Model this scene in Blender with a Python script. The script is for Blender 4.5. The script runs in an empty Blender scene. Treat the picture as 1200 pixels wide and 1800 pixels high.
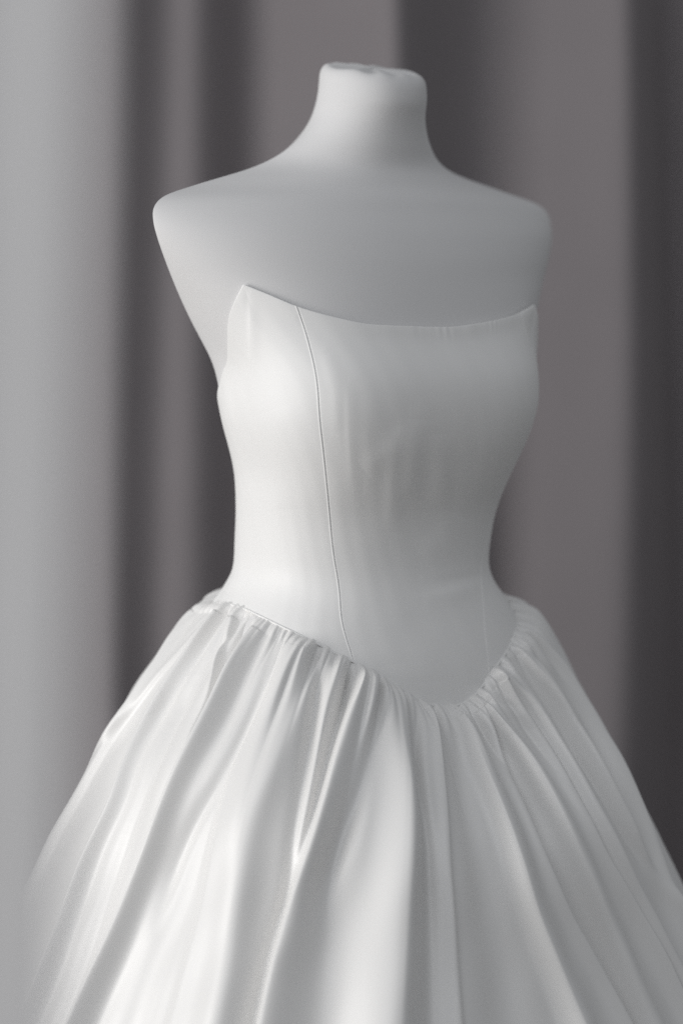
import bpy, math, random
import numpy as np
from mathutils import Vector

# ------------------------------------------------------------------ camera
LENS, PXW, PXH = 85.0, 1200.0, 1800.0
K = 0.64 / PXW                       # metres per photo pixel at the dress axis
DIST = LENS * (K * PXH) / 36.0       # camera to dress axis
HORIZON = 500.0                      # photo row of the camera's eye level
ZH = 1.29                            # camera height
scene = bpy.context.scene
COL = scene.collection
cam_d = bpy.data.cameras.new('camera')
cam = bpy.data.objects.new('camera', cam_d)
COL.objects.link(cam)
cam.location = (0, -DIST, ZH)
cam.rotation_euler = (math.radians(90), 0, 0)
cam_d.sensor_fit = 'VERTICAL'
cam_d.sensor_height = 36.0
cam_d.lens = LENS
cam_d.shift_y = -(900.0 - HORIZON) / PXH
cam_d.clip_start = 0.05
cam_d.clip_end = 100
cam_d.dof.use_dof = True
cam_d.dof.focus_distance = DIST - 0.135
cam_d.dof.aperture_fstop = 1.7
scene.camera = cam

# ------------------------------------------------------------------ light
world = bpy.data.worlds.new('World')
scene.world = world
world.use_nodes = True
bg = world.node_tree.nodes['Background']
bg.inputs[0].default_value = (0.93, 0.96, 1.0, 1)
bg.inputs[1].default_value = 0.28

def area_light(name, loc, target, sx, sy, power, colour):
    ld = bpy.data.lights.new(name, 'AREA')
    ld.shape = 'RECTANGLE'
    ld.size, ld.size_y = sx, sy
    ld.energy = power
    ld.color = colour
    o = bpy.data.objects.new(name, ld)
    COL.objects.link(o)
    o.location = loc
    o.rotation_euler = (Vector(target) - Vector(loc)).to_track_quat('-Z', 'Y').to_euler()
    return o
area_light('window_light', (-2.35, -1.2, 1.22), (0, 0.1, 1.2), 1.5, 1.7, 51, (1.0, 0.985, 0.965))
area_light('ceiling_bounce', (-0.7, -2.3, 3.0), (0, 0.2, 1.0), 2.4, 2.0, 22, (0.95, 0.97, 1.0))

scene.view_settings.view_transform = 'Standard'
scene.view_settings.look = 'None'
scene.view_settings.gamma = 1.0
scene.view_settings.exposure = 0.0
scene.view_settings.use_curve_mapping = False
scene.render.engine = 'CYCLES'
scene.cycles.use_denoising = False
scene.cycles.sample_clamp_indirect = 1.5
scene.cycles.adaptive_threshold = 0.005

# ------------------------------------------------------------------ helpers
rng = np.random.default_rng(7)

def pchip(xk, yk, x):
    xk = np.asarray(xk, float); yk = np.asarray(yk, float); x = np.asarray(x, float)
    h = np.diff(xk); d = np.diff(yk) / h
    m = np.zeros_like(yk)
    for i in range(1, len(xk) - 1):
        if d[i-1] * d[i] > 0:
            w1 = 2*h[i] + h[i-1]; w2 = h[i] + 2*h[i-1]
            m[i] = (w1 + w2) / (w1/d[i-1] + w2/d[i])
    m[0], m[-1] = d[0], d[-1]
    xc = np.clip(x, xk[0], xk[-1])
    i = np.clip(np.searchsorted(xk, xc, side='right') - 1, 0, len(h) - 1)
    s = (xc - xk[i]) / h[i]
    h00 = 2*s**3 - 3*s**2 + 1; h10 = s**3 - 2*s**2 + s
    h01 = -2*s**3 + 3*s**2; h11 = s**3 - s**2
    return h00*yk[i] + h10*h[i]*m[i] + h01*yk[i+1] + h11*h[i]*m[i+1]

def gsmooth(a, sig, wrap=False):
    n = int(3*sig) + 1
    k = np.exp(-0.5*(np.arange(-n, n+1)/sig)**2); k /= k.sum()
    pad = np.pad(a, n, mode='wrap' if wrap else 'edge')
    return np.convolve(pad, k, mode='valid')

def project(P):
    """world points -> photo pixels"""
    f = DIST / (DIST + P[..., 1]) / K
    return 600.0 + P[..., 0]*f, HORIZON - (P[..., 2] - ZH)*f

def row_z(py):
    return ZH + (HORIZON - np.asarray(py, float))*K

def grid_normals(P, wrap):
    if wrap:
        du = np.roll(P, -1, 1) - np.roll(P, 1, 1)
    else:
        du = np.gradient(P, axis=1)
    dv = np.gradient(P, axis=0)
    n = np.cross(du, dv)
    return n / (np.linalg.norm(n, axis=-1, keepdims=True) + 1e-12)

def grid_faces(nr, nc, wrap, base=0):
    c = np.arange(nc if wrap else nc - 1)
    c2 = (c + 1) % nc
    r = np.arange(nr - 1)[:, None]
    f = np.stack([r*nc + c, r*nc + c2, (r+1)*nc + c2, (r+1)*nc + c], -1).reshape(-1, 4)
    return f + base

def mesh_object(name, V, F, material, parent=None, smooth=True):
    V = np.asarray(V, np.float32).reshape(-1, 3)
    me = bpy.data.meshes.new(name)
    if isinstance(F, np.ndarray):
        nf, k = F.shape
        me.vertices.add(len(V)); me.vertices.foreach_set('co', V.ravel())
        me.loops.add(nf*k); me.loops.foreach_set('vertex_index', F.astype(np.int32).ravel())
        me.polygons.add(nf)
        me.polygons.foreach_set('loop_start', np.arange(0, nf*k, k, dtype=np.int32))
        me.update(calc_edges=True)
    else:
        me.from_pydata([tuple(map(float, v)) for v in V], [], F)
    me.validate()
    me.polygons.foreach_set('use_smooth', [smooth]*len(me.polygons))
    me.materials.append(material)
    o = bpy.data.objects.new(name, me)
    COL.objects.link(o)
    if parent: o.parent = parent
    return o

def grid_object(name, P, material, parent=None, wrap=False, flip=False):
    nr, nc = P.shape[:2]
    F = grid_faces(nr, nc, wrap)
    if flip: F = F[:, ::-1]
    return mesh_object(name, P.reshape(-1, 3), np.ascontiguousarray(F), material, parent)

def tag(o, label, cat, kind=None, group=None):
    if label: o['label'] = label
    if cat: o['category'] = cat
    if kind: o['kind'] = kind
    if group: o['group'] = group
    return o

def empty(name, loc=(0, 0, 0)):
    o = bpy.data.objects.new(name, None)
    COL.objects.link(o)
    o.location = loc
    return o

def lathe(name, prof, cx, cy, material, parent, n=40):
    a = np.linspace(0, 2*math.pi, n, endpoint=False)
    P = np.array([[(cx + r*math.cos(t), cy + r*math.sin(t), z) for t in a] for r, z in prof])
    return grid_object(name, P, material, parent, wrap=True)

# ------------------------------------------------------------------ materials
def new_mat(name):
    m = bpy.data.materials.new(name); m.use_nodes = True
    return m, m.node_tree.nodes, m.node_tree.links, m.node_tree.nodes['Principled BSDF']

def fabric(name, colour, rough, spec, sheen, weave, weave_h, mottled=0.03, aniso=(1, 1, 1), trans=0.0):
    m, N, L, B = new_mat(name)
    tc = N.new('ShaderNodeTexCoord')
    mp = N.new('ShaderNodeMapping'); mp.inputs['Scale'].default_value = aniso
    L.new(tc.outputs['Object'], mp.inputs['Vector'])
    big = N.new('ShaderNodeTexNoise'); big.inputs['Scale'].default_value = 7; big.inputs['Detail'].default_value = 4
    L.new(tc.outputs['Object'], big.inputs['Vector'])
    ramp = N.new('ShaderNodeMapRange')
    ramp.inputs['To Min'].default_value = 1 - mottled; ramp.inputs['To Max'].default_value = 1 + mottled
    L.new(big.outputs['Fac'], ramp.inputs['Value'])
    mul = N.new('ShaderNodeMix'); mul.data_type = 'RGBA'; mul.blend_type = 'MULTIPLY'
    mul.inputs['Factor'].default_value = 1
    mul.inputs['A'].default_value = (*colour, 1)
    L.new(ramp.outputs['Result'], mul.inputs['B'])
    L.new(mul.outputs['Result'], B.inputs['Base Color'])
    fine = N.new('ShaderNodeTexNoise'); fine.inputs['Scale'].default_value = weave; fine.inputs['Detail'].default_value = 3
    L.new(mp.outputs['Vector'], fine.inputs['Vector'])
    bump = N.new('ShaderNodeBump'); bump.inputs['Strength'].default_value = 1.0
    bump.inputs['Distance'].default_value = weave_h
    L.new(fine.outputs['Fac'], bump.inputs['Height'])
    L.new(bump.outputs['Normal'], B.inputs['Normal'])
    B.inputs['Roughness'].default_value = rough
    B.inputs['Specular IOR Level'].default_value = spec
    B.inputs['Sheen Weight'].default_value = sheen
    B.inputs['Sheen Roughness'].default_value = 0.4
    if trans > 0:
        tr = N.new('ShaderNodeBsdfTranslucent'); L.new(mul.outputs['Result'], tr.inputs['Color'])
        mix = N.new('ShaderNodeMixShader'); mix.inputs[0].default_value = trans
        L.new(B.outputs[0], mix.inputs[1]); L.new(tr.outputs[0], mix.inputs[2])
        L.new(mix.outputs[0], N['Material Output'].inputs['Surface'])
    return m

M_BODICE = fabric('backed_satin', (0.84, 0.835, 0.825), 0.52, 0.42, 0.12, 900, 0.00005, 0.015, (1, 1, 2.2))
M_SATIN = fabric('ivory_satin', (0.77, 0.763, 0.752), 0.41, 0.9, 0.12, 900, 0.00004, 0.015, (1, 1, 2.2))
M_JERSEY = fabric('white_jersey', (0.68, 0.675, 0.675), 0.85, 0.25, 0.15, 1300, 0.00010, 0.02)
M_GREY = fabric('grey_curtain_cloth', (0.232, 0.214, 0.222), 0.9, 0.2, 0.25, 500, 0.0004, 0.06)
M_PALE = fabric('pale_curtain_cloth', (0.66, 0.665, 0.67), 0.9, 0.2, 0.1, 600, 0.0003, 0.03, trans=0.25)
M_SHEER = fabric('white_curtain_cloth', (0.62, 0.618, 0.625), 0.9, 0.2, 0.1, 600, 0.0003, 0.03, trans=0.5)
M_FLOOR = fabric('floor_finish', (0.20, 0.185, 0.17), 0.5, 0.4, 0.0, 60, 0.0004, 0.10, (1, 8, 1))
M_METAL, _n, _l, _b = new_mat('stand_metal')
_b.inputs['Base Color'].default_value = (0.5, 0.5, 0.5, 1); _b.inputs['Metallic'].default_value = 1
_b.inputs['Roughness'].default_value = 0.3

# ------------------------------------------------------------------ body surface (dress form)
YAW = math.radians(33)
SY, CY = math.sin(YAW), math.cos(YAW)
LAT = np.array([CY, SY, 0.0])        # towards the form's own left side
FRO = np.array([SY, -CY, 0.0])       # the way the form faces
XC = (638 - 600)*K

# outline of the form and bodice: photo row, left, right
OUT = np.array([
 (112, 570, 738), (130, 564, 746), (150, 561, 750), (170, 559, 750), (203, 549, 747), (235, 529, 750), (250, 516, 754),
 (265, 500, 760), (284, 468, 770), (300, 427, 788), (313, 383, 815), (323, 350, 845), (333, 318, 872), (345, 288, 903),
 (356, 276, 940), (372, 269, 959), (390, 270, 967), (411, 275, 970), (450, 288, 965), (500, 307, 953), (541, 324, 944),
 (600, 354, 936), (640, 376, 939), (660, 381, 942), (680, 385, 943), (707, 388, 942), (735, 393, 936), (768, 402, 924), (801, 411, 908),
 (834, 417, 891), (870, 419, 878), (900, 419, 867), (944, 417, 858), (988, 414, 855), (1010, 409, 858), (1030, 402, 866),
 (1058, 378, 890), (1100, 352, 912), (1160, 338, 926), (1230, 334, 930), (1320, 336, 928)], float)
# section shape: photo row, half width, front depth, back depth, bust bulge
SHP = np.array([
 (112, .050, .051, .051, 0), (200, .052, .053, .053, 0), (250, .060, .057, .057, 0), (284, .080, .061, .061, 0),
 (313, .115, .066, .066, 0), (345, .165, .073, .073, 0), (372, .184, .079, .080, 0), (411, .184, .088, .088, 0),
 (470, .172, .100, .096, .000), (541, .155, .110, .096, .008), (600, .146, .116, .094, .011), (660, .140, .119, .090, .013),
 (700, .136, .117, .088, .013), (750, .130, .112, .086, .011), (820, .122, .102, .083, .007), (900, .115, .093, .081, 0),
 (980, .115, .095, .084, 0), (1058, .140, .104, .104, 0), (1160, .160, .121, .124, 0), (1320, .160, .138, .130, 0)], float)

NT = 721
T = np.linspace(-math.pi, math.pi, NT)[:-1]      # 0 = front, + = form's left (photo right)
PY = np.arange(112, 1321, 2.0)
NR = len(PY)
BZ = row_z(PY)

def sections():
    a, bf, bb, bu = (pchip(SHP[:, 0], SHP[:, i], PY) for i in (1, 2, 3, 4))
    a, bf, bb, bu = (gsmooth(v, 8) for v in (a, bf, bb, bu))
    st, ct = np.sin(T), np.cos(T)
    front = ct > 0
    box = np.clip((PY - 520)/140, 0, 1); box = (box*box*(3 - 2*box))[:, None]
    X = a[:, None]*np.sign(st)*np.abs(st)**(0.92 - 0.12*box)
    q = pchip([112, 200, 250, 284, 345, 372, 411, 470, 541, 1320], [1, 1, 1.3, 1.9, 2.2, 1.9, 1.5, 1.15, .95, .9], PY)
    q = gsmooth(q, 6)[:, None] - 0.12*box
    Y = np.where(front, bf[:, None]*np.abs(ct)**q, -bb[:, None]*np.abs(ct)**q)
    t0, w = math.radians(42), math.radians(32)
    bump = np.exp(-((T - t0)/w)**2) + np.exp(-((T + t0)/w)**2)
    X = X + bu[:, None]*bump*st*0.8
    Y = Y + bu[:, None]*bump*np.maximum(ct, 0)
    return X, Y

XB, YB = sections()
scl, off = np.ones(NR), np.zeros(NR)
for it in range(14):
    xb, yb = XB*scl[:, None], YB + off[:, None]
    P = xb[..., None]*LAT + yb[..., None]*FRO
    P[..., 0] += XC; P[..., 2] = BZ[:, None]
    u, v = project(P)
    il, ir = u.argmin(1), u.argmax(1)
    r = np.arange(NR)
    Lm, Rm = u[r, il], u[r, ir]
    Lt = pchip(OUT[:, 0], OUT[:, 1], v[r, il]); Rt = pchip(OUT[:, 0], OUT[:, 2], v[r, ir])
    scl *= 1 + 0.8*((Rt - Lt)/(Rm - Lm) - 1)
    off += 0.7*((Rt + Lt)/2 - (Rm + Lm)/2)*K/SY
scl2, off2 = gsmooth(scl, 9.0), gsmooth(off, 12.0)
wr_ = np.clip((PY - 420)/80, 0, 1)
scl = gsmooth(scl, 3.0)*(1 - wr_) + scl2*wr_
off = gsmooth(off, 5.0)*(1 - wr_) + off2*wr_
xb, yb = XB*scl[:, None], YB + off[:, None]
BP = xb[..., None]*LAT + yb[..., None]*FRO
BP[..., 0] += XC; BP[..., 2] = BZ[:, None]
BN = grid_normals(BP, True)
_cen = BP.mean(1, keepdims=True)
if ((BP - _cen)*BN).sum() < 0: BN = -BN
BU, BV = project(BP)
BFRONT = ((BP - np.array(cam.location))*BN).sum(-1) < 0

def body(t, z, o=0.0):
    """point on the form at angle t, height z, moved o metres off the surface"""
    t, z = np.broadcast_arrays(np.asarray(t, float), np.asarray(z, float))
    ft = ((t + math.pi) / (2*math.pi) * (NT - 1)) % (NT - 1)
    fr = np.clip((BZ[0] - z) / (BZ[0] - BZ[1]), 0, NR - 1.001)
    i, j = fr.astype(int), ft.astype(int)
    a, b = (fr - i)[..., None], (ft - j)[..., None]
    j2 = (j + 1) % (NT - 1); j = j % (NT - 1)
    def s(G): return (G[i, j]*(1-b) + G[i, j2]*b)*(1-a) + (G[i+1, j]*(1-b) + G[i+1, j2]*b)*a
    return s(BP) + s(BN)*np.asarray(o)[..., None]

def pick_body(pts):
    """photo pixels -> (t, z) on the form's near side"""
    out = []
    for x, y in pts:
        d = (BU - x)**2 + (BV - y)**2 + np.where(BFRONT, 0, 400)
        k = np.unravel_index(d.argmin(), d.shape)
        out.append((T[k[1]], BZ[k[0]]))
    return np.array(out)

# ------------------------------------------------------------------ backdrop and floor
def at_depth(px, Y):
    return (px - 600.0)*K*(DIST + Y)/DIST

tag(mesh_object('floor', [(-4, -3.2, 0), (4, -3.2, 0), (4, 2.6, 0), (-4, 2.6, 0)], [(0, 1, 2, 3)], M_FLOOR), '', '', 'structure')

def curtain(name, ctrl, Y, material, label, z1=2.75, sway=0.012, seed=1, smooth=9, thick=0.004, n=420, lean=0.0):
    """ctrl: (x in photo pixels at that depth, depth offset) of the pleats"""
    ctrl = np.array(ctrl, float)
    g = np.random.default_rng(seed)
    x = np.linspace(ctrl[0, 0], ctrl[-1, 0], n)
    f = gsmooth(np.interp(x, ctrl[:, 0], ctrl[:, 1]), smooth)
    zz = np.linspace(0.01, z1, 60)
    ph = g.uniform(0, 6.28, 6); fr_ = g.uniform(0.006, 0.02, 6); am = g.uniform(0.3, 1, 6)
    rows = []
    for z in zz:
        sx = sum(am[i]*np.sin(x*fr_[i] + ph[i] + 1.3*z*(i % 3)) for i in range(6))
        dz = sum(am[i]*np.sin(x*fr_[i]*1.7 + ph[5-i] + 0.9*z*((i+1) % 3)) for i in range(6))
        damp = 0.35 + 0.65*abs(z - 1.9)/1.9
        X = at_depth(x, Y) + sway*0.7*sx*damp + lean*(z - ZH)
        Yy = Y + f*(0.93 + 0.09*np.sin(2.1*z + x*0.01)) + sway*0.5*dz*damp
        rows.append(np.stack([X, Yy, np.full_like(X, z)], -1))
    P = np.array(rows)
    nrm = grid_normals(P, False)
    B = P - nrm*thick*np.sign(nrm[..., 1:2].mean())*-1
    nr, nc = P.shape[:2]
    if not thick:
        return tag(grid_object(name, P, material), label, 'curtain')
    V = np.concatenate([P.reshape(-1, 3), B.reshape(-1, 3)])
    q = nr*nc
    F = [grid_faces(nr, nc, False), grid_faces(nr, nc, False, q)[:, ::-1]]
    e = []
    for r in range(nr - 1):
        e.append((r*nc, (r+1)*nc, q + (r+1)*nc, q + r*nc))
        e.append(((r+1)*nc - 1, q + (r+1)*nc - 1, q + (r+2)*nc - 1, (r+2)*nc - 1))
    for c in range(nc - 1):
        e.append((c, q + c, q + c + 1, c + 1))
        k = (nr - 1)*nc + c
        e.append((k, k + 1, q + k + 1, q + k))
    F.append(np.array(e))
    return tag(mesh_object(name, V, np.concatenate(F), material), label, 'curtain')

curtain('curtain', [(-260, .02), (-160, .13), (-60, .04), (40, .13), (130, .06), (215, .02), (292, .11), (345, .065), (425, .175), (560, .075), (690, -.02), (790, .10), (884, .17),
        (1000, .10), (1108, .03), (1150, .10), (1215, .19), (1330, .10), (1420, .02), (1500, .12)], 0.92, M_GREY,
        'dark grey heavy curtain in deep soft folds behind the dress', seed=3, smooth=6, sway=0.018)
curtain('curtain', [(-330, .12), (-270, .12), (-200, .07), (-80, .06), (60, .015), (150, -.01)], -1.50, M_SHEER,
        'white curtain edge hanging close in front, blurring over the skirt', seed=8, sway=0.003, thick=0, lean=0.022)

# ------------------------------------------------------------------ dress form
form = tag(empty('dress_form', (XC, 0, 0)), 'white jersey dress form with bare shoulders and short capped neck', 'dress form')
FORM_INV = np.array([XC, 0, 0])

def build_torso():
    P = BP.copy()
    # the neck cap leans: lower towards the front
    w = np.clip((230 - PY)/90, 0, 1); w = w*w*(3 - 2*w)
    fc = ((P - P.mean(1, keepdims=True)) @ FRO)
    P[..., 2] -= 0.20*fc*w[:, None]
    k0 = int(np.searchsorted(PY, 150))
    P = P[k0:]
    ring = P[0]; cen = ring.mean(0)
    caps = []
    for a in np.linspace(0.02, 1, 26)[::-1]:
        ang = a*math.pi/2
        # rounded shoulder of the cap, then a nearly flat slanted top
        k = 1 - 0.16*(1 - math.cos(min(1, (1-a)*2.2)*math.pi/2)) if (1-a) < 0.4545 else 0.84*a/0.5455
        h = 0.0125*math.sin(min(1, (1-a)*2.2)*math.pi/2) + 0.003*(1-a)
        q = cen + (ring - cen)*k
        q[:, 2] += h
        # gathered cloth on the top
        rr = 1 - k
        q[:, 2] += 0.0011*np.sin(9*T + 2*np.sin(2*T))*np.clip(rr*5, 0, 1)*np.clip(k*2, 0, 1)
        caps.append(q)
    caps = np.array(caps)[::-1]          # centre first
    P = np.concatenate([caps[:-1], P])
    # close below, hidden inside the skirt
    bot = P[-1]; bc = bot.mean(0)
    ends = [bc + (bot - bc)*k + np.array([0, 0, -0.02*(1-k)]) for k in (.8, .5, .1)]
    P = np.concatenate([P, np.array(ends)])
    return P
TP = build_torso()
torso = grid_object('torso', TP - FORM_INV, M_JERSEY, form, wrap=True, flip=True)
lathe('stand_pole', [(.0, .0), (.016, .0), (.016, row_z(1320)), (.0, row_z(1320))], 0, 0, M_METAL, form)
lathe('stand_base', [(.0, .0), (.17, .0), (.17, .012), (.15, .018), (.03, .03), (.02, .06), (.0, .06)], 0, 0, M_METAL, form)

# ------------------------------------------------------------------ bodice
dress = tag(empty('wedding_dress', (XC, 0, 0)), 'ivory satin strapless wedding dress with corset bodice and gathered full skirt', 'wedding dress')

NECK = [(430, 500), (470, 517), (525, 540), (590, 560), (650, 571), (720, 576), (780, 576), (840, 570), (895, 557), (926, 538)]
WAIST = [(372, 1062), (400, 1065), (430, 1074), (460, 1088), (500, 1106), (545, 1127), (580, 1146), (625, 1168), (665, 1191), (695, 1209),
         (730, 1229), (758, 1240), (785, 1244), (806, 1240), (822, 1230), (837, 1218), (858, 1187), (886, 1149), (902, 1115), (906, 1090)]
SEAM_L = [(520, 538), (533, 560), (545, 600), (553, 650), (560, 690), (566, 760), (572, 830), (580, 900), (588, 980), (597, 1060), (606, 1110), (625, 1168)]
SEAM_R = [(905, 556), (925, 600), (941, 660), (938, 718), (906, 812), (868, 889), (851, 955), (844, 1020), (845, 1074), (850, 1130), (858, 1187)]

def periodic(tk, zk):
    tk, zk = np.asarray(tk), np.asarray(zk)
    o = np.argsort(tk); tk, zk = tk[o], zk[o]
    tk2 = np.concatenate([tk[-3:] - 2*math.pi, tk, tk[:3] + 2*math.pi]); zk2 = np.concatenate([zk[-3:], zk, zk[:3]])
    keep = np.concatenate([[True], np.diff(tk2) > 1e-3])
    return lambda t: pchip(tk2[keep], zk2[keep], (np.asarray(t) + math.pi) % (2*math.pi) - math.pi)

nk = pick_body(NECK)
tl, tr = nk[0, 0], nk[-1, 0]
zs = row_z(690)
back = [(-2.9, row_z(735)), (-2.3, row_z(715)), (min(tl - .75, -1.75), row_z(672)), (tl - .42, row_z(598)), (tl - .2, row_z(545)),
        (tr + .16, row_z(575)), (tr + .45, row_z(640)), (2.05, row_z(690)), (2.6, row_z(725))]
bk = sorted([(t if t > tr else t + 2*math.pi, z) for t, z in back] + [(tr, nk[-1, 1]), (tl + 2*math.pi, nk[0, 1])])
bk = np.array(bk)
def z_top(t):
    q = (np.asarray(t) + math.pi) % (2*math.pi) - math.pi
    qb = np.where(q > tr, q, q + 2*math.pi)
    return np.where((q >= tl) & (q <= tr), pchip(nk[:, 0], nk[:, 1], q), pchip(bk[:, 0], bk[:, 1], qb))
wk = pick_body(WAIST)
hb = [(-2.9, row_z(1040)), (-2.3, row_z(1042)), (wk[-1, 0] + .35, row_z(1062)), (2.2, row_z(1045)), (2.7, row_z(1040))]
bot_pts = np.array(list(map(tuple, wk)) + hb)
z_bot0 = periodic(bot_pts[:, 0], bot_pts[:, 1])
_tt = np.linspace(-math.pi, math.pi, 1441)[:-1]
_zb = gsmooth(z_bot0(_tt), 6, True)
def z_bot(t): return np.interp((np.asarray(t) + math.pi) % (2*math.pi) - math.pi, np.append(_tt, math.pi), np.append(_zb, _zb[0]))

def seam_curve(pts):
    k = pick_body(pts)
    k = k[np.argsort(k[:, 1])]
    z = np.linspace(k[0, 1], k[-1, 1], 300)
    t = gsmooth(pchip(k[:, 1], k[:, 0], z), 14)
    return lambda zq: np.interp(zq, z, t)
sL, sR = seam_curve(SEAM_L), seam_curve(SEAM_R)

def seam_t(fn, v):
    """angle of a seam at bodice height fraction v (0 bottom .. 1 top)"""
    t = np.full_like(v, fn(row_z(800)))
    for _ in range(30):
        z = z_bot(t) + v*(z_top(t) - z_bot(t))
        t = 0.5*t + 0.5*fn(z)
    return t

def ridge(u, v, line, wl, wr, amp, u0=None, u1=None):
    """a drag line: photo-pixel polyline, returns height"""
    ln = np.array(line, float)
    best = np.full(u.shape, 1e9); side = np.zeros(u.shape); par = np.zeros(u.shape)
    for i in range(len(ln) - 1):
        a, b = ln[i], ln[i+1]; d = b - a; L = np.hypot(*d)
        s = ((u - a[0])*d[0] + (v - a[1])*d[1])/L**2
        sc = np.clip(s, 0, 1)
        qx, qy = u - (a[0] + sc*d[0]), v - (a[1] + sc*d[1])
        dist = np.hypot(qx, qy); m = dist < best
        best = np.where(m, dist, best)
        side = np.where(m, np.sign(qx), side)
        par = np.where(m, (i + sc)/(len(ln) - 1), par)
    w = np.where(side < 0, wl, wr)
    return amp*np.exp(-(best/w)**2)*np.sin(np.clip(par, 0.02, 0.98)*math.pi)**0.6

# soft drag wrinkles of the satin: polyline, widths, height
DRAG = [([(735, 735), (728, 800), (715, 880)], 14, 18, .0016), ([(700, 770), (690, 850), (686, 940)], 12, 20, .0013),
        ([(770, 760), (775, 830), (768, 900)], 14, 16, .0011), ([(640, 830), (690, 790), (720, 750)], 16, 22, .0013),
        ([(612, 680), (614, 760), (620, 850)], 6, 12, .0006), ([(645, 690), (650, 770), (655, 860)], 12, 16, .0006),
        ([(800, 900), (780, 950), (740, 980)], 18, 24, .0011), ([(840, 1030), (790, 1045), (740, 1050)], 9, 14, .0009),
        ([(850, 1010), (800, 1020), (760, 1022)], 7, 10, -.0006), ([(470, 720), (500, 800), (505, 900)], 30, 34, .0012),
        ([(430, 830), (450, 900), (455, 980)], 16, 20, .0009), ([(396, 1040), (410, 1020), (425, 1030)], 7, 9, .0010),
        ([(398, 640), (396, 700), (402, 760)], 5, 9, .0008), ([(760, 1090), (750, 1150), (752, 1200)], 30, 30, .0009),
        ([(690, 1060), (680, 1110), (690, 1170)], 30, 30, .0008), ([(440, 520), (442, 620), (440, 700)], 4, 9, .0009),
        ([(570, 620), (590, 690), (596, 760)], 9, 12, .0008)]

def bodice_panel(name, ta, tb, nc, nv, edge_a=True, edge_b=True):
    """panel between two seam angles (functions of v)"""
    vv = np.linspace(0, 1, nv)
    c = np.linspace(0, 1, nc)
    c = -0.5*np.cos(c*math.pi)*0.85 + (c - 0.5)*0.15
    c = (c - c[0])/(c[-1] - c[0])
    A, Bv = ta(vv)[:, None], tb(vv)[:, None]
    t = A + (Bv - A)*c[None, :]
    zt, zb = z_top(t), z_bot(t)
    z = zb + vv[:, None]*(zt - zb)
    o = np.full(t.shape, 0.0021)
    flat = body(t, z, o)
    edge = flat[-1][::max(1, nc//120)]
    de = np.full(t.shape, 9.0)
    for e in edge:
        de = np.minimum(de, np.linalg.norm(flat - e, axis=-1))
    o += (0.0003 + 0.0013*np.clip((t - tl)/0.1 + 1, 0, 1)*(t < 2.0))*np.exp(-(de/0.010)**2)                                # the top edge stands off a little
    pk = np.exp(-((t - tr)/0.13)**2)
    o += 0.0040*pk*np.exp(-(de/0.020)**2)                             # and more at the far corner
    base = body(t, z, o)
    u, w = project(base)
    for ln, wl, wr, amp in DRAG:
        o = o + ridge(u, w, ln, wl*1.3, wr*1.3, amp*0.85)
    # puckers along the top stitching
    ds = (zt - z)
    o = o + 0.00016*np.sin(t*110 + 5*np.sin(t*17))*(1 + np.sin(t*41))*np.exp(-(ds/0.008)**2)*np.exp(-((t - 0.15)/0.25)**2)
    o = o + 0.00010*np.sin(t*31 + z*40)*np.sin(z*57 + t*11)
    # panel edges roll down into the seam
    arc = np.linalg.norm(np.gradient(base, axis=1), axis=-1).cumsum(1)
    da, db = arc - arc[:, :1], arc[:, -1:] - arc
    roll = 0
    if edge_a: roll = roll + 0.0006*np.exp(-(da/0.0005)**1.2)
    if edge_b: roll = roll + 0.0006*np.exp(-(db/0.0004)**1.2) - 0.00035*np.exp(-((db - .0013)/0.0008)**2)
    P = body(t, z, o - roll)
    # turned-over top edge and a lip tucked behind the waist seam
    oe = (o - roll)[-1]
    zl = zt[-1]; hgt = (zt - zb)[-1]
    lip = [body(t[-1], zl + .0003, oe - .0007), body(t[-1], zl + .0002, oe - .0017), body(t[-1], zl - .004*hgt, oe - .0024), body(t[-1], zl - .03*hgt, 0.0006)]
    P = np.concatenate([P, np.array(lip)])
    return grid_object(name, P - FORM_INV, M_BODICE, dress)

def const(a): return lambda v: np.full_like(v, a)
fL, fR = (lambda v: seam_t(sL, v)), (lambda v: seam_t(sR, v))
def dense(v): return v
SIDE_L, SIDE_R = const(-1.95), const(2.0)
pan = bodice_panel('front_panel', fL, fR, 360, 420)
bodice_panel('side_front_panel', SIDE_L, fL, 260, 420)
bodice_panel('side_front_panel', fR, SIDE_R, 220, 420)
bodice_panel('back_panel', const(2.0), const(2*math.pi - 1.95), 120, 160)

# ------------------------------------------------------------------ skirt
CEN = np.array([XC, 0.005])
NPSI, ND = 1500, 430
def build_seam():
    t = np.linspace(-math.pi, math.pi, 2881)[:-1]
    p = body(t, z_bot(t) + 0.0015, 0.0011)
    psi = np.arctan2(p[:, 0] - CEN[0], -(p[:, 1] - CEN[1]))       # 0 = towards the camera, + = photo right
    o = np.argsort(psi)
    return psi[o], p[o], t[o]
seam_psi, seam_p, seam_tt = build_seam()
# denser columns on the side that the camera sees
warp = np.linspace(-math.pi, math.pi, NPSI + 1)[:-1]
psi0 = warp - 0.42*np.sin(warp)
def seam_at(psi):
    q = (psi + math.pi) % (2*math.pi) - math.pi
    sp = np.concatenate([seam_psi - 2*math.pi, seam_psi, seam_psi + 2*math.pi])
    return np.stack([np.interp(q, sp, np.tile(seam_p[:, i], 3)) for i in range(3)], -1)
S0 = seam_at(psi0)
rad0 = np.hypot(S0[:, 0] - CEN[0], S0[:, 1] - CEN[1])
E = np.stack([np.sin(psi0), -np.cos(psi0), np.zeros_like(psi0)], -1)
zfrac = np.linspace(0, 1, ND)
ZB_END = 0.02
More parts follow.
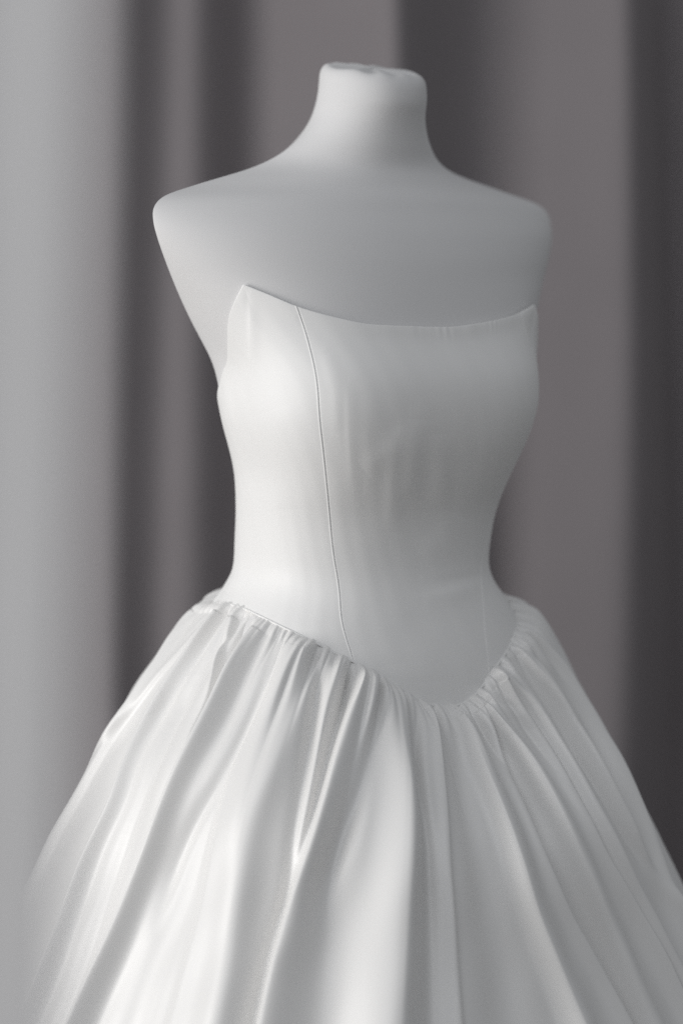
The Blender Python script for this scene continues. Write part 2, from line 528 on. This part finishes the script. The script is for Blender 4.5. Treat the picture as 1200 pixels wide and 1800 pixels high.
# rows: fine near the seam
g = (np.exp(zfrac*2.6) - 1)/(math.exp(2.6) - 1)*0.75 + zfrac*0.25
full = S0[:, 2] - ZB_END
Dd = g[:, None]*full[None, :]                                     # drop below the seam
R18 = row_z(1800)
rt = 0.392 - 0.050*np.exp(-((psi0 - 0.55)/0.75)**2)                # radius wanted at the bottom edge of the photo
puff = 0.016 + 0.006*np.sin(psi0*3 + 1) + 0.010*np.exp(-((np.abs(psi0) - 1.55)/0.4)**2) + 0.008*np.exp(-((psi0 + 1.4)/0.5)**2)
slope = (rt - rad0 - puff)/(S0[:, 2] - R18)
def base_radius(d):
    s = slope*d*(1 - 0.10*np.clip(d/0.5, 0, 1.6))
    return rad0 + puff*(1 - np.exp(-d/0.009)) + s + 0.016*np.exp(-((d - 0.11)/0.075)**2)*(1 - np.exp(-d/0.02))
RB = base_radius(Dd)
lift = (0.0010 + 0.0022*np.exp(-((np.abs(psi0) - 1.45)/0.5)**2))*np.exp(-((Dd - 0.009)/0.009)**2)
def skirt_points(R):
    P = np.array(CEN.tolist() + [0]) + E[None]*R[..., None]
    P[..., 2] = S0[None, :, 2] - Dd + lift
    return P
# outline of the skirt: photo row, left, right; widen or narrow the two sides until it fits
SOUT = np.array([(1070, 340, 928), (1087, 325, 944), (1110, 306, 960), (1153, 273, 986), (1197, 240, 1012), (1240, 217, 1038), (1290, 190, 1066),
 (1350, 158, 1099), (1417, 126, 1132), (1475, 96, 1162), (1533, 68, 1189), (1640, 16, 1239), (1800, -60, 1312)], float)
wl_s = np.clip(-np.sin(psi0), 0, 1)**1.5
wr_s = np.clip(np.sin(psi0), 0, 1)**1.5
near = (np.abs(psi0) < 2.2)[None] & np.ones_like(RB, bool)
for it in range(8):
    SB = skirt_points(RB)
    u, v = project(SB)
    pyb = np.arange(1076, 1810, 20.0)
    el, er = [], []
    for i in range(1, len(pyb)):
        m = (v > pyb[i-1]) & (v <= pyb[i]) & near
        ys = v[m]; us = u[m]
        il, ir = us.argmin(), us.argmax()
        el.append(us[il] - np.interp(ys[il], SOUT[:, 0], SOUT[:, 1])); er.append(np.interp(ys[ir], SOUT[:, 0], SOUT[:, 2]) - us[ir])
    pc = (pyb[1:] + pyb[:-1])/2
    if it in (0, 7): print('skirt outline error, photo px', np.round(el[::4], 1), np.round(er[::4], 1))
    dl = np.interp(v, pc, gsmooth(np.array(el), 1.2)); dr_ = np.interp(v, pc, gsmooth(np.array(er), 1.2))
    RB = RB + np.clip(0.7*K*(dl*wl_s[None] + dr_*wr_s[None]), -.01, .01)*np.clip(Dd/0.012, 0, 1)
SB = skirt_points(RB)
SN = grid_normals(SB, True)
if (SN*E[None]).sum() < 0: SN = -SN
SU, SV = project(SB)
SFRONT = ((SB - np.array(cam.location))*SN).sum(-1) < 0

def pick_skirt(pts):
    """photo pixels -> (psi, drop) on the skirt"""
    out = []
    vis = SFRONT & (np.abs(psi0)[None] < 2.0)
    for x, y in pts:
        q = (SU - x)**2 + (SV - y)**2 + np.where(vis, 0, 1e5)
        k = np.unravel_index(q.argmin(), q.shape)
        out.append((psi0[k[1]], Dd[k]))
    return np.array(out)

def fold(pts, amp, wl, wr, ends='open', start=True, p=2.0):
    return dict(pts=pts, amp=amp, wl=wl, wr=wr, ends=ends, start=start, p=p)

# traced folds: photo line, height (mm) start/end, left and right half widths (photo px) start/end
FOLDS = [
 fold([(345, 1075), (300, 1140), (250, 1215), (200, 1300), (150, 1390), (100, 1480), (40, 1610), (-20, 1740)], (5, 9), (14, 30), (10, 18)),
 fold([(377, 1075), (333, 1132), (287, 1182), (233, 1256), (183, 1320), (150, 1374), (112, 1440), (60, 1540), (-5, 1680)], (2.5, 4), (16, 20), (6, 10)),
 fold([(385, 1090), (340, 1140), (307, 1190), (273, 1257), (233, 1333), (213, 1410), (173, 1487), (143, 1567), (117, 1650), (90, 1720), (67, 1783)], (6, 13), (10, 15), (11, 15)),
 fold([(407, 1105), (395, 1160), (378, 1215), (356, 1275), (338, 1310), (322, 1345)], (4, 9), (6, 10), (5, 7), ends='fade'),
 fold([(453, 1098), (433, 1147), (410, 1197), (393, 1240), (367, 1293), (340, 1340), (323, 1373), (305, 1420), (280, 1490), (250, 1560), (227, 1627), (200, 1687), (175, 1740), (153, 1793)], (9, 17), (9, 15), (15, 17)),
 fold([(497, 1123), (480, 1177), (443, 1263), (400, 1343), (373, 1385), (340, 1443), (318, 1490), (300, 1540), (283, 1590)], (-4, -4), (12, 16), (10, 14), ends='fade'),
 fold([(533, 1122), (512, 1180), (490, 1260), (473, 1317), (448, 1400), (430, 1483), (420, 1580), (408, 1690), (388, 1797)], (8, 13), (24, 44), (30, 36)),
 fold([(507, 1127), (480, 1192), (450, 1263), (420, 1335), (400, 1390), (385, 1467), (365, 1573), (347, 1650), (325, 1733), (307, 1797)], (3, 3), (8, 14), (24, 34)),
 fold([(560, 1147), (561, 1185), (553, 1257), (541, 1350), (527, 1420), (514, 1493), (504, 1587), (494, 1632)], (-5, -3), (12, 13), (9, 11), ends='fade'),
 fold([(594, 1165), (584, 1200), (567, 1263), (557, 1317), (545, 1380), (534, 1447), (523, 1500), (512, 1560), (502, 1610)], (5, 3), (10, 8), (10, 8), ends='fade'),
 fold([(614, 1205), (598, 1258), (584, 1298), (571, 1355), (553, 1430), (535, 1490), (515, 1545), (497, 1596), (482, 1645), (466, 1712), (448, 1795)], (-3.5, -4.5), (9, 13), (6, 8)),
 fold([(645, 1190), (624, 1217), (608, 1263), (592, 1317), (578, 1377), (566, 1420), (550, 1470), (531, 1533), (512, 1597), (497, 1645), (481, 1712), (463, 1795)], (9, 13), (6, 9), (22, 44)),
 fold([(671, 1202), (663, 1250), (647, 1310), (633, 1383), (620, 1430), (597, 1480), (575, 1530), (557, 1590)], (-6, -5), (10, 22), (8, 22), ends='fade'),
 fold([(693, 1216), (692, 1260), (700, 1330), (713, 1400), (714, 1483), (708, 1570), (703, 1650), (692, 1795)], (8, 20), (18, 62), (14, 30)),
 fold([(732, 1240), (735, 1317), (741, 1383), (750, 1450), (754, 1520), (757, 1600), (760, 1795)], (-5, -5), (8, 16), (6, 16)),
 fold([(751, 1250), (766, 1323), (776, 1383), (781, 1430), (786, 1525), (794, 1608), (802, 1733), (806, 1795)], (5, 4), (9, 16), (3, 5)),
 fold([(777, 1252), (805, 1330), (822, 1420), (840, 1500), (862, 1600), (880, 1700), (895, 1795)], (-4, -7), (12, 45), (12, 40)),
 fold([(800, 1250), (817, 1307), (840, 1363), (860, 1413), (884, 1480), (908, 1554), (935, 1633), (963, 1700), (994, 1780)], (8, 15), (9, 16), (26, 40)),
 fold([(850, 1265), (865, 1300), (888, 1357), (914, 1417), (940, 1481), (972, 1558), (1009, 1633), (1046, 1700), (1083, 1767)], (5, 6.5), (12, 16), (3, 5)),
 fold([(872, 1305), (900, 1360), (926, 1417), (954, 1481), (988, 1558), (1026, 1633), (1062, 1700), (1097, 1763)], (-5, -7), (8, 12), (16, 26)),
 fold([(835, 1230), (877, 1283), (913, 1337), (940, 1383), (967, 1433), (1000, 1500), (1040, 1590), (1085, 1690), (1125, 1780)], (9, 12), (10, 20), (22, 34)),
 fold([(905, 1240), (947, 1293), (977, 1347), (1010, 1413), (1043, 1480), (1088, 1567), (1125, 1638), (1160, 1708), (1190, 1768)], (5, 7), (14, 16), (3, 5)),
 fold([(870, 1185), (910, 1210), (933, 1240), (960, 1285), (1000, 1360), (1040, 1440), (1085, 1530), (1130, 1620)], (8, 12), (9, 18), (16, 20)),
 fold([(935, 1200), (983, 1262), (1013, 1317), (1043, 1370), (1070, 1413), (1097, 1463), (1133, 1525), (1160, 1577), (1190, 1635)], (-4, -8), (8, 12), (10, 18)),
 fold([(897, 1135), (933, 1172), (967, 1215), (1005, 1280), (1040, 1345), (1085, 1430), (1130, 1520), (1180, 1610)], (8, 12), (9, 14), (12, 16)),
 fold([(927, 1150), (967, 1183), (1000, 1222), (1033, 1279), (1063, 1335), (1088, 1393), (1105, 1440)], (-4, -6), (7, 10), (9, 14), ends='fade'),
 fold([(905, 1100), (940, 1118), (968, 1150), (1000, 1200), (1040, 1270), (1090, 1370)], (5, 8), (9, 18), (10, 18)),
 fold([(330, 1215), (290, 1300), (255, 1390), (218, 1480), (185, 1580), (155, 1670), (115, 1790)], (-3, -4), (14, 20), (16, 22)),
 fold([(405, 1350), (370, 1420), (340, 1510), (310, 1600), (275, 1690), (235, 1795)], (-1, -3), (18, 26), (20, 30)),
 fold([(600, 1400), (585, 1500), (580, 1600), (575, 1700), (570, 1795)], (-2, -5), (24, 50), (24, 50)),
 fold([(380, 1082), (352, 1120), (318, 1165), (290, 1215)], (-3.5, -4), (7, 12), (7, 12), ends='fade'),
 fold([(432, 1100), (421, 1130), (410, 1150)], (-5, -5), (5, 7), (7, 7), ends='fade'),
 fold([(858, 1200), (880, 1225), (893, 1245)], (-4, -4), (5, 6), (4, 6), ends='fade'),
 fold([(842, 1222), (868, 1248), (885, 1252)], (4, 5), (6, 10), (6, 10), ends='fade'),
]

H = np.zeros_like(SB[..., 0])
TS = np.zeros_like(H)
lines = []
mpx = K
for f in FOLDS:
    k = pick_skirt(f['pts'])
    k = k[np.argsort(k[:, 1])]
    keep = np.concatenate([[True], np.diff(k[:, 1]) > 1e-4]); k = k[keep]
    d0, d1 = k[0, 1], k[-1, 1]
    # continue the line past both ends
    s_end = (k[-1, 0] - k[-2, 0])/(k[-1, 1] - k[-2, 1])*0.35 if len(k) > 1 else 0
    s_beg = (k[1, 0] - k[0, 0])/(k[1, 1] - k[0, 1])*0.3
    kk = np.concatenate([[[k[0, 0] - s_beg*d0, 0.0]] if d0 > 1e-3 else np.zeros((0, 2)), k, [[k[-1, 0] + s_end*0.3, d1 + 0.3], [k[-1, 0] + s_end*0.45, d1 + 1.2]]])
    dg = np.linspace(0, 1.3, 1301)
    tg = gsmooth(pchip(kk[:, 1], kk[:, 0], dg), 18)
    lines.append((tg[0], tg[250] - tg[0], d1))
    tc = np.interp(Dd, dg, tg)
    s = np.clip((Dd - d0)/max(d1 - d0, 1e-3), 0, 1.5)
    lin = lambda ab, cap=1.5: ab[0] + (ab[1] - ab[0])*np.minimum(s, cap)
    x = (psi0[None] - tc)*RB
    w = np.where(x < 0, lin(f['wl']), lin(f['wr']))*mpx
    env = 1 - np.exp(-(Dd/0.010)**1.3)
    if d0 > 0.03: env = env*np.clip((Dd - d0*0.55)/(d0*0.6), 0, 1)
    if f['ends'] == 'fade':
        e = np.clip((d1 + 0.03 - Dd)/0.06, 0, 1); env = env*e*e*(3 - 2*e)
    H += 1.3*lin(f['amp'])*0.001*env*np.exp(-np.abs(x/w)**f['p'])

# drift of the cloth away from the seam, from the traced lines
ln = np.array([l[:2] for l in lines if l[2] > 0.2]); ln = ln[np.argsort(ln[:, 0])]
dx = np.linspace(-math.pi, math.pi, 721)
drift = np.interp(dx, np.concatenate([[-math.pi, ln[0, 0] - .5], ln[:, 0], [ln[-1, 0] + .5, math.pi]]),
                  np.concatenate([[0, 0], ln[:, 1], [0, 0]]))
drift = gsmooth(drift, 14)

# small gathers all round the waist seam
gr = np.random.default_rng(21)
def creases(step, amp, wid, short, long, frac, sign, power, rise=0.004):
    global H
    p = -math.pi
    while p < math.pi:
        a = gr.uniform(*amp)*1e-3; wl_, wr_ = gr.uniform(*wid, 2)*1e-3
        ln_ = gr.uniform(*short) if gr.random() < frac else gr.uniform(*long)
        dr = np.interp(p, dx, drift) + gr.normal(0, .05)
        tc = p + dr*(1 - np.exp(-Dd/0.2))/(1 - math.exp(-0.25/0.2))
        x = (psi0[None] - tc); x = (x + math.pi) % (2*math.pi) - math.pi
        x = x*RB
        w = np.where(x < 0, wl_, wr_)*(1 + np.minimum(Dd, .25)/0.045)
        env = np.exp(-(Dd/ln_)**1.8)*(0.25 + 0.75*np.clip(Dd/rise, 0, 1))
        H += sign*a*env*np.exp(-np.abs(x/w)**power)*(1 - 0.7*np.clip((-psi0 - 0.95)/0.35, 0, 1))[None]
        p += gr.uniform(*step)
creases((.040, .130), (3.5, 7.0), (1.5, 3.2), (.016, .050), (.05, .12), .70, -1, 1.6, .009)    # pinched gathers
creases((.020, .060), (.8, 2.0), (.9, 1.8), (.010, .025), (.03, .06), .75, -1, 1.5, .006)       # small ones between
creases((.05, .13), (3.5, 8.0), (3.0, 6.0), (.025, .06), (.08, .16), .7, 1, 2.2, .012)          # puffs between them
creases((.08, .22), (.5, 1.3), (1.5, 3.2), (.18, .30), (.30, .6), .6, -1, 1.4, .06)             # long fine creases
# broad folds round the sides and back that no line was traced for
for i in range(20):
    p = gr.uniform(2.25, 2*math.pi - 2.25)
    x = ((psi0[None] - p + math.pi) % (2*math.pi) - math.pi)*RB
    w = gr.uniform(.02, .035)*(1 + Dd/0.4)
    H += gr.uniform(.008, .02)*np.clip(Dd/0.2, 0, 1.4)*np.exp(-(x/w)**2)
# faint unevenness of the hanging cloth
H += 0.0006*np.sin(psi0[None]*23 + Dd*31)*np.sin(Dd*47 + psi0[None]*9)*np.clip(Dd/.05, 0, 1)
SP = SB + SN*H[..., None]
skirt = grid_object('skirt', SP - FORM_INV, M_SATIN, dress, wrap=True)

# corded edge where bodice and skirt meet
def tube(name, path, r, material, parent, n=8):
    path = np.asarray(path); m = len(path)
    tan = np.roll(path, -1, 0) - np.roll(path, 1, 0)
    tan /= np.linalg.norm(tan, axis=1, keepdims=True)
    up = np.array([0, 0, 1.0])
    a = np.cross(tan, up); a /= np.linalg.norm(a, axis=1, keepdims=True)
    b = np.cross(a, tan)
    th = np.linspace(0, 2*math.pi, n, endpoint=False)
    P = path[:, None] + r*(np.cos(th)[None, :, None]*a[:, None] + np.sin(th)[None, :, None]*b[:, None])
    F = []
    for i in range(m):
        j = (i + 1) % m
        for k in range(n):
            F.append((i*n + k, i*n + (k+1) % n, j*n + (k+1) % n, j*n + k))
    return mesh_object(name, P.reshape(-1, 3), np.array(F), material, parent)
_t = np.linspace(-math.pi, math.pi, 901)[:-1]
tube('waist_piping', body(_t, z_bot(_t) + 0.0004, 0.0022) - FORM_INV, 0.0010, M_BODICE, dress)
